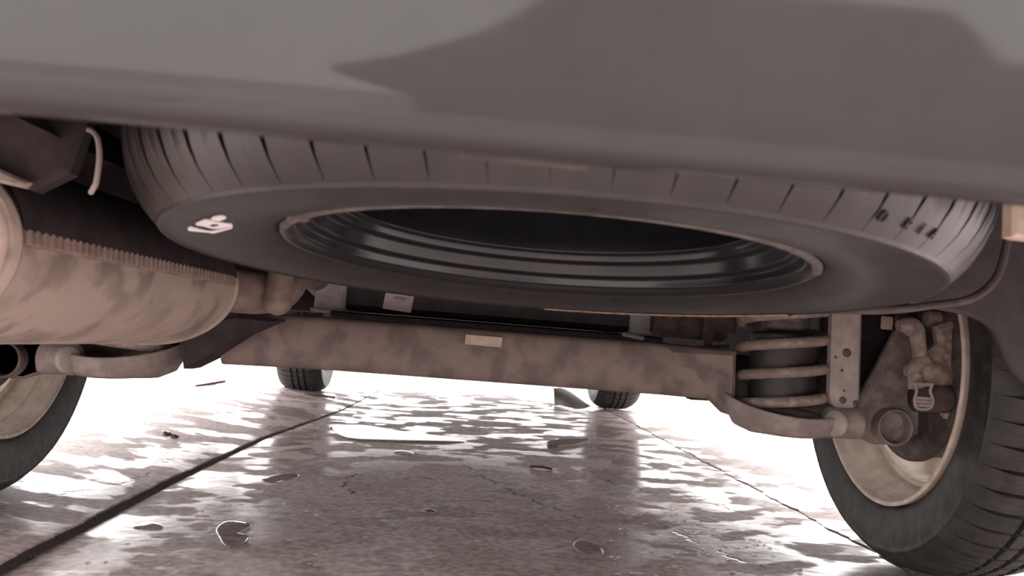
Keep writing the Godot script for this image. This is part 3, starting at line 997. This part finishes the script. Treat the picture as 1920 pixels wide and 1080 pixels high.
func exhaust() -> void:
	# long oval muffler lying front to back, its near cap and far cap with rolled rims
	var a := Vector3(-0.432, 0.368, -0.60)
	var b := Vector3(-0.397, 0.3635, -1.05)
	var mb := Mb.new()
	var rows := []
	var st := [[-0.01, 0.80], [-0.004, 0.93], [-0.002, 0.965], [-0.002, 0.965], [-0.004, 1.0], [-0.004, 1.0], [0.004, 1.03], [0.010, 1.03], [0.014, 1.0], [0.014, 1.0], [0.1, 1.0], [0.3, 1.0], [0.5, 1.0], [0.7, 1.0], [0.9, 1.0], [0.975, 0.995], [0.985, 1.0], [0.985, 1.0], [0.988, 1.025], [0.997, 1.025], [1.0, 1.0], [1.0, 1.0], [1.01, 0.95], [1.03, 0.8], [1.045, 0.5], [1.05, 0.0]]
	for p in st:
		var c := a.lerp(b, p[0])
		var row := PackedVector3Array()
		for k in 72:
			var g := TAU * k / 72
			row.append(c + Vector3(cos(g) * 0.102 * p[1], sin(g) * 0.0715 * p[1], 0))
		rows.append(row)
	mb.grid(rows, true)
	var body_ := label(part(mb, "muffler", M.muffler_steel, car), "big dusty oval muffler under the left side") as Node3D
	mb = Mb.new()
	rows = []
	for p in [[0.96, -0.001], [0.95, -0.006], [0.90, -0.008], [0.84, -0.004], [0.80, 0.002], [0.4, 0.004], [0.0, 0.004]]:
		var row := PackedVector3Array()
		for k in 72:
			var g := TAU * k / 72
			row.append(a + Vector3(cos(g) * 0.102 * p[0], sin(g) * 0.0715 * p[0], -p[1]))
		rows.append(row)
	mb.grid(rows, true)
	part(mb, "end_cap", M.beige_steel, body_)  # paler than the body: light from behind put into its colour
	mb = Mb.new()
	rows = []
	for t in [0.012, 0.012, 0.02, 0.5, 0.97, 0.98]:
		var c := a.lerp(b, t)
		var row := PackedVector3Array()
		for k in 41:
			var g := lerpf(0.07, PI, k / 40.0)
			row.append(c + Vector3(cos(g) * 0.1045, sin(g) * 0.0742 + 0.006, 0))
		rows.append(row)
	mb.grid(rows)  # upper half in a darker material than the muffler body
	label(part(mb, "upper_shell", M.underseal, body_), "dark upper shell above the seam")
	# folded lengthwise seam with crimps
	mb = Mb.new()
	for k in 44:
		var t := 0.03 + 0.92 * k / 43.0
		var c := a.lerp(b, t)
		var g := 0.02
		mb.box(Vector3(0.007, 0.012, 0.0064), at(c.x + cos(g) * 0.102, c.y + 0.006 + sin(g) * 0.0715, c.z, 0, 0, 0.1), 0.0015)
	var p0 := a.lerp(b, 0.02) + Vector3(0.1015, 0.007, 0)
	var p1 := a.lerp(b, 0.97) + Vector3(0.1015, 0.007, 0)
	mb.tube([p0, p0.lerp(p1, 0.5), p1], 0.0028, 8, true, 2.4)
	label(part(mb, "seam", M.dusty_pipe, body_), "crimped lengthwise seam")
	# pipe forward and over the axle
	mb = Mb.new()
	mb.tube(spline([Vector3(-0.36, 0.362, -1.06), Vector3(-0.325, 0.362, -1.10), Vector3(-0.293, 0.362, -1.15), Vector3(-0.275, 0.37, -1.20), Vector3(-0.27, 0.40, -1.27), Vector3(-0.27, 0.41, -1.4), Vector3(-0.25, 0.36, -1.9), Vector3(-0.2, 0.34, -3.2)], 8), 0.0275, 20)
	part(mb, "exhaust_pipe", M.dusty_pipe, car)
	mb = Mb.new()
	mb.tube(spline([Vector3(-0.262, 0.405, -1.14), Vector3(-0.262, 0.375, -1.13), Vector3(-0.262, 0.348, -1.125), Vector3(-0.262, 0.334, -1.125)], 5), [0.014, 0.015, 0.016, 0.0165, 0.017, 0.0175, 0.018, 0.018, 0.018, 0.018, 0.018, 0.017, 0.015, 0.012, 0.008, 0.003], 16)
	part(mb, "rubber_hanger", M.dusty_pipe, car)


# ---------------------------------------------------------------- spare wheel
func side_height(r: float, prof: Array) -> float:
	for k in prof.size() - 1:
		if r >= prof[k].x and r <= prof[k + 1].x:
			return lerpf(prof[k].y, prof[k + 1].y, (r - prof[k].x) / maxf(1e-6, prof[k + 1].x - prof[k].x))
	return 0.0


func build_spare() -> void:
	var n := Vector3(0.0287, 1, -0.0617).normalized()
	var e1 := (Vector3.RIGHT - n * n.x).normalized()
	var sp := base("spare_wheel", Vector3(0.0353, 0.3757, -0.6813))
	sp.basis = Basis(e1, n, e1.cross(n))
	tag(sp, "black spare wheel lying flat under the boot floor, painted with a white 16", "spare wheel")
	origin[sp] = Vector3.ZERO
	var ty := part(tyre(0.315, 0.204, 0.185, 64), "tyre", M.spare_rubber, sp)
	origin[ty] = ty.position
	# rim: a deep black steel bowl seen from its hollow side
	var mb := Mb.new()
	mb.lathe([Vector2(0.205, 0.024), Vector2(0.2065, 0.012), Vector2(0.2055, 0.0095), Vector2(0.2025, 0.008), Vector2(0.199, 0.009), Vector2(0.197, 0.012), Vector2(0.1955, 0.0145), Vector2(0.1955, 0.0145), Vector2(0.1935, 0.0150), Vector2(0.1928, 0.0165), Vector2(0.1925, 0.0215), Vector2(0.1915, 0.0235), Vector2(0.1890, 0.0240), Vector2(0.1890, 0.0240), Vector2(0.1845, 0.0245), Vector2(0.1835, 0.0260), Vector2(0.1815, 0.0345), Vector2(0.1800, 0.0362), Vector2(0.1770, 0.0366), Vector2(0.1770, 0.0366), Vector2(0.1735, 0.0372), Vector2(0.1725, 0.0385), Vector2(0.1720, 0.0425), Vector2(0.1705, 0.0438), Vector2(0.1705, 0.0438), Vector2(0.1660, 0.0445), Vector2(0.1650, 0.0460), Vector2(0.1645, 0.0600), Vector2(0.163, 0.10), Vector2(0.158, 0.115), Vector2(0.145, 0.122), Vector2(0.12, 0.120), Vector2(0.09, 0.108), Vector2(0.06, 0.104), Vector2(0.0, 0.104)], 128)
	mb.lathe([Vector2(0.163, 0.10), Vector2(0.17, 0.14), Vector2(0.2, 0.165), Vector2(0.206, 0.178), Vector2(0.2, 0.17)], 96)
	var rim := part(mb, "rim", M.black_steel, sp)
	origin[rim] = rim.position
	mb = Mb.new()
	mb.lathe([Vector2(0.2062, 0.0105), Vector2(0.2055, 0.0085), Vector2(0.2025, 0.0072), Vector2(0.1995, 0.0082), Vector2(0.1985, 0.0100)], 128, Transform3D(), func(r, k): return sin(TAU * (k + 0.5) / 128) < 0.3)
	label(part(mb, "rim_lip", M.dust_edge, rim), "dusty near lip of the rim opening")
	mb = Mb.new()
	mb.lathe([Vector2(0.2790, -0.0009), Vector2(0.2812, -0.0015), Vector2(0.2822, -0.0026), Vector2(0.2855, -0.0021), Vector2(0.2860, -0.0012)], 128, Transform3D(), func(r, k): return k < 98 or k > 117)  # tan arc on the far part of the tyre ridge
	label(part(mb, "tan_streak", M.dried_mud, ty), "tan streak along the far tyre edge")
	mb = Mb.new()
	mb.lathe([Vector2(0, 0.098), Vector2(0.03, 0.098), Vector2(0.034, 0.102), Vector2(0.034, 0.106), Vector2(0, 0.106)], 24)
	part(mb, "winch_nut", M.black_plastic, sp)
	mb = Mb.new()
	mb.box(Vector3(0.016, 0.006, 0.008), at(-0.178, 0.011, 0.095, 0, 0.5, 0), 0.002)
	mb.box(Vector3(0.008, 0.014, 0.008), at(-0.183, 0.015, 0.086, 0, 0.5, 0), 0.003)
	label(part(mb, "wheel_weight", M.rust, rim), "rusty clip on the rim edge")
	# hand painted 16
	var prof := [Vector2(0.204, 0.020), Vector2(0.207, 0.011), Vector2(0.215, 0.006), Vector2(0.234, 0.0015), Vector2(0.254, -0.001), Vector2(0.277, -0.0012), Vector2(0.283, 0.0), Vector2(0.286, 0.002)]
	mb = Mb.new()
	for s in [
		[[-0.2529, 0.0823], [-0.2478, 0.0932], [-0.2432, 0.0853], [-0.2379, 0.0802], [-0.2298, 0.0853], [-0.2189, 0.0983], [-0.2214, 0.0895], [-0.2325, 0.0751], [-0.2397, 0.0674], [-0.2431, 0.0737], [-0.2492, 0.0735], [-0.2546, 0.0747]],
		[[-0.2401, 0.1078], [-0.2298, 0.1256], [-0.2263, 0.1281], [-0.223, 0.1229], [-0.2195, 0.1186], [-0.2167, 0.1094], [-0.2186, 0.0994], [-0.2242, 0.0945], [-0.2277, 0.1014], [-0.2242, 0.1102], [-0.2279, 0.1119], [-0.2323, 0.1054]],
		[[-0.2401, 0.1078], [-0.2323, 0.1054], [-0.2313, 0.0995], [-0.2277, 0.1014], [-0.2242, 0.0945], [-0.229, 0.0886], [-0.2348, 0.0913], [-0.2372, 0.0994], [-0.2413, 0.1019]],
		[[-0.2244, 0.1300], [-0.2196, 0.1402], [-0.2136, 0.1469], [-0.2114, 0.1448], [-0.2124, 0.1387], [-0.2166, 0.1318], [-0.2203, 0.1251], [-0.2234, 0.1261]]]:
		var o := PackedVector2Array()
		for q in s:
			o.append(Vector2(q[0], q[1]))
		var tri := Geometry2D.triangulate_polygon(o)
		for lift in [0.0009, 0.0001]:
			var b := mb.v.size()
			for q in o:
				mb.v.append(Vector3(q.x, side_height(q.length(), prof) - lift, q.y))
				mb.n.append(Vector3.DOWN)
				mb.uv.append(q)
			for t in range(0, tri.size(), 3):
				var ccw := (o[tri[t + 1]] - o[tri[t]]).cross(o[tri[t + 2]] - o[tri[t]]) > 0
				mb.i.append(b + tri[t])
				mb.i.append(b + tri[t + (2 if ccw else 1)])
				mb.i.append(b + tri[t + (1 if ccw else 2)])
	label(part(mb, "painted_number", M.white_paint, ty), "white hand painted 16 on the sidewall")
	# raised lettering on the shoulder
	var tm: Array[String] = ["O", "R", "i", "A"]
	for k in 4:
		var t := TextMesh.new()
		t.text = tm[k]
		t.font = SystemFont.new()
		t.font.font_names = PackedStringArray(["Droid Sans"])
		t.font_size = 32
		t.pixel_size = 0.00027
		t.depth = 0.0012
		var g := MeshInstance3D.new()
		g.mesh = t
		g.material_override = M.spare_rubber
		g.name = "raised_letter" if k == 0 else "raised_letter_%03d" % k
		var ang: float = [1.06, 0.985, 0.935, 0.885][k]
		var out := Vector3(cos(ang), 0, sin(ang))
		var nrm := (out * 0.75 - Vector3(0, 0.66, 0)).normalized()
		var right := nrm.cross(Vector3.UP).normalized() * -1.0
		var up := nrm.cross(right).normalized()
		g.transform = Transform3D(Basis(right, up, right.cross(up)), out * 0.2955 + Vector3(0, 0.0085, 0) - ty.position)
		ty.add_child(g, true)


# ---------------------------------------------------------------- things on the floor
func puddle(called: String, text: String, pts: Array, h: float, y := 0.0, grp := "") -> void:
	var o := []
	var c := Vector2.ZERO
	for p in pts:
		o.append(Vector2(p[0], p[1]))
		c += Vector2(p[0], p[1]) / pts.size()
	o = spline(o, 5, true)
	var rows := []
	for s in [[0.97, -0.0006], [1.0, 0.0], [0.99, 0.35], [0.965, 0.62], [0.92, 0.82], [0.8, 0.96], [0.5, 1.0], [0.02, 1.0]]:
		var row := PackedVector3Array()
		for p in o:
			var q: Vector2 = c + (p - c) * s[0]
			row.append(Vector3(q.x, y + (s[1] * h if s[1] >= 0 else s[1]), q.y))
		rows.append(row)
	var mb := Mb.new()
	mb.grid(rows, true)
	var e := part(mb, called, M.water)
	tag(e, text, "puddle", grp)


func small_things() -> void:
	puddle("puddle", "small three lobed water puddle on the bare floor beside the joint, nearest of all", [[-0.387, -1.389], [-0.385, -1.443], [-0.354, -1.44], [-0.338, -1.405], [-0.349, -1.368], [-0.325, -1.344], [-0.319, -1.3], [-0.329, -1.27], [-0.35, -1.295], [-0.366, -1.331]], 0.0026)
	puddle("puddle", "little bright sliver of water right beside the dark slab joint", [[-0.507, -1.375], [-0.503, -1.421], [-0.473, -1.4], [-0.467, -1.375]], 0.002)
	puddle("puddle", "small curved puddle among droplets on the right of the floor", [[0.169, -1.377], [0.182, -1.407], [0.197, -1.395], [0.211, -1.357], [0.207, -1.324], [0.185, -1.315], [0.171, -1.331]], 0.0022)
	puddle("puddle", "thin lens of water just in front of the wide white puddle", [[-0.18, -2.306], [-0.159, -2.343], [-0.127, -2.303], [-0.136, -2.252]], 0.002)
	puddle("puddle", "tiny lone blob of water in the dry middle of the floor", [[-0.075, -1.587], [-0.064, -1.603], [-0.051, -1.583], [-0.06, -1.563]], 0.0022)
	puddle("puddle", "wide shallow puddle mirroring white light in the middle distance", [[-0.413, -2.812], [-0.325, -2.897], [-0.195, -2.783], [-0.059, -2.696], [0.014, -2.594], [-0.056, -2.498], [-0.204, -2.469], [-0.312, -2.5], [-0.378, -2.653]], 0.0005)
	puddle("puddle", "ragged small puddle between the slab joint and the wide white puddle", [[-0.417, -1.837], [-0.372, -1.916], [-0.349, -1.881], [-0.376, -1.797]], 0.002)
	puddle("puddle", "far bright puddle beside the left front tyre", [[-0.40, -4.10], [-0.46, -4.16], [-0.40, -4.2], [-0.28, -4.05], [-0.24, -3.9], [-0.33, -3.84]], 0.0006)
	# droplets on the right
	rng.seed = 21
	var drop := Mb.new()
	drop.lathe([Vector2(1.0, -0.1), Vector2(1.0, 0.0), Vector2(0.93, 0.25), Vector2(0.7, 0.45), Vector2(0.35, 0.55), Vector2(0.02, 0.58)], 12)
	var mm := MultiMesh.new()
	mm.transform_format = MultiMesh.TRANSFORM_3D
	mm.mesh = drop.mesh()
	mm.instance_count = 260
	for k in 260:
		var x := rng.randf_range(0.16, 0.5)
		var z := rng.randf_range(-1.2, -1.75)
		if k > 200:
			x = rng.randf_range(-0.5, 0.1)
			z = rng.randf_range(-1.15, -1.6)
		elif x < 0.2 + (-1.2 - z) * 0.15:
			x += 0.12
		var r := rng.randf_range(0.0012, 0.0034)
		mm.set_instance_transform(k, Transform3D(Basis(Vector3.UP, rng.randf() * TAU).scaled(Vector3(r * rng.randf_range(0.8, 1.6), r, r)), Vector3(x, 0, z)))
	var mi := MultiMeshInstance3D.new()
	mi.name = "water_droplets"
	mi.multimesh = mm
	mi.material_override = M.water
	add_child(mi)
	tag(mi, "scattered water droplets on the right of the damp floor", "droplets", "", "stuff")
	# curled scrap beside the far right wheel
	var mb := Mb.new()
	var rows := []
	for s in [0.0, -0.006]:
		for k in 13:
			var t := (k if s == 0.0 else 12 - k) / 12.0
			var row := PackedVector3Array()
			for j in 7:
				var u := j / 6.0
				var w := sin(PI * clampf(t, 0.06, 0.97)) * 0.2
				var x := lerpf(0.44, 0.60, t)
				var z := -4.02 - (u - 0.5) * w * 2.0 - 0.1 * (1.0 - t)
				row.append(Vector3(x, 0.006 + 0.07 * pow(1.0 - t, 1.2) * u + 0.025 * u * sin(PI * t) + 0.012 * sin(PI * u) * (1.0 - t) + s * 0.3 + 0.004 * t, z))
			rows.append(row)
	mb.grid(rows)
	tag(part(mb, "plastic_scrap", M.dry_leaf), "curled grey scrap lying beside the far right front wheel", "scrap")
	mb = Mb.new()
	mb.plate([Vector2(0.256, 2.631), Vector2(0.30, 2.71), Vector2(0.36, 2.74), Vector2(0.405, 2.78), Vector2(0.397, 2.707), Vector2(0.34, 2.61), Vector2(0.28, 2.55), Vector2(0.253, 2.565)], 0.007, Transform3D(Basis(Vector3(1, 0, 0), Vector3(0, 0, -1), Vector3(0, 1, 0)), Vector3(0, 0.0035, 0)), 0.002)
	tag(part(mb, "stone_flake", M.stone), "flat brown flake lying on the floor below the axle", "stone")
	var tw := [
		["twig", "dark twig on the bright floor left of the far left tyre", [Vector3(-1.10, 0.037, -3.696), Vector3(-1.085, 0.039, -3.85), Vector3(-1.067, 0.04, -4.01)], 0.006],
		["twig", "dark twig lying in front of the far left front tyre", [Vector3(-0.66, 0.022, -3.72), Vector3(-0.60, 0.024, -3.70), Vector3(-0.53, 0.018, -3.71)], 0.004],
		["twig", "short dark stick beyond the dry middle of the floor", [Vector3(0.165, 0.003, -2.145), Vector3(0.19, 0.005, -2.136), Vector3(0.216, 0.003, -2.12)], 0.003],
	]
	for t in tw:
		mb = Mb.new()
		mb.tube(spline(t[2], 4), t[3], 8)
		tag(part(mb, t[0], M.twig_bark), t[1], "twig")
	mb = Mb.new()
	rng.seed = 4
	for k in 9:
		var r := rng.randf_range(0.004, 0.009)
		mb.lathe([Vector2(r, -r * 0.4), Vector2(r * 0.9, r * 0.3), Vector2(r * 0.4, r * 0.7), Vector2(0.001, r * 0.75)], 7, at(-0.725 + rng.randf_range(-0.028, 0.028), left_height(-0.725, -2.23) + 0.001, -2.23 + rng.randf_range(-0.03, 0.03)))
	tag(part(mb, "dirt_clump", M.twig_bark), "crumbled clump of dirt on the raised left slab", "dirt")


# ---------------------------------------------------------------- unseen wall added for the bumper reflection
func add_reflected_wall() -> void:
	var mb := Mb.new()
	mb.plate([Vector2(-0.45, -0.05), Vector2(-0.50, 0.35), Vector2(-0.98, 0.92), Vector2(-1.0, 1.10), Vector2(-0.55, 1.38), Vector2(0.6, 2.3), Vector2(3.25, 2.3), Vector2(3.65, 1.95), Vector2(6.5, 1.85), Vector2(6.5, -0.05)], 2.0, at(0, 0, 6.0), 0.02)
	var w := part(mb, "added_wall", M.grey_wall)
	w.set_meta("kind", "structure")
	label(w, "added grey wall behind the camera, shaped for the bumper reflection")


func _ready() -> void:
	view_and_light()
	make_materials()
	build_ground()
	add_reflected_wall()
	build_car()
	build_spare()
	small_things()
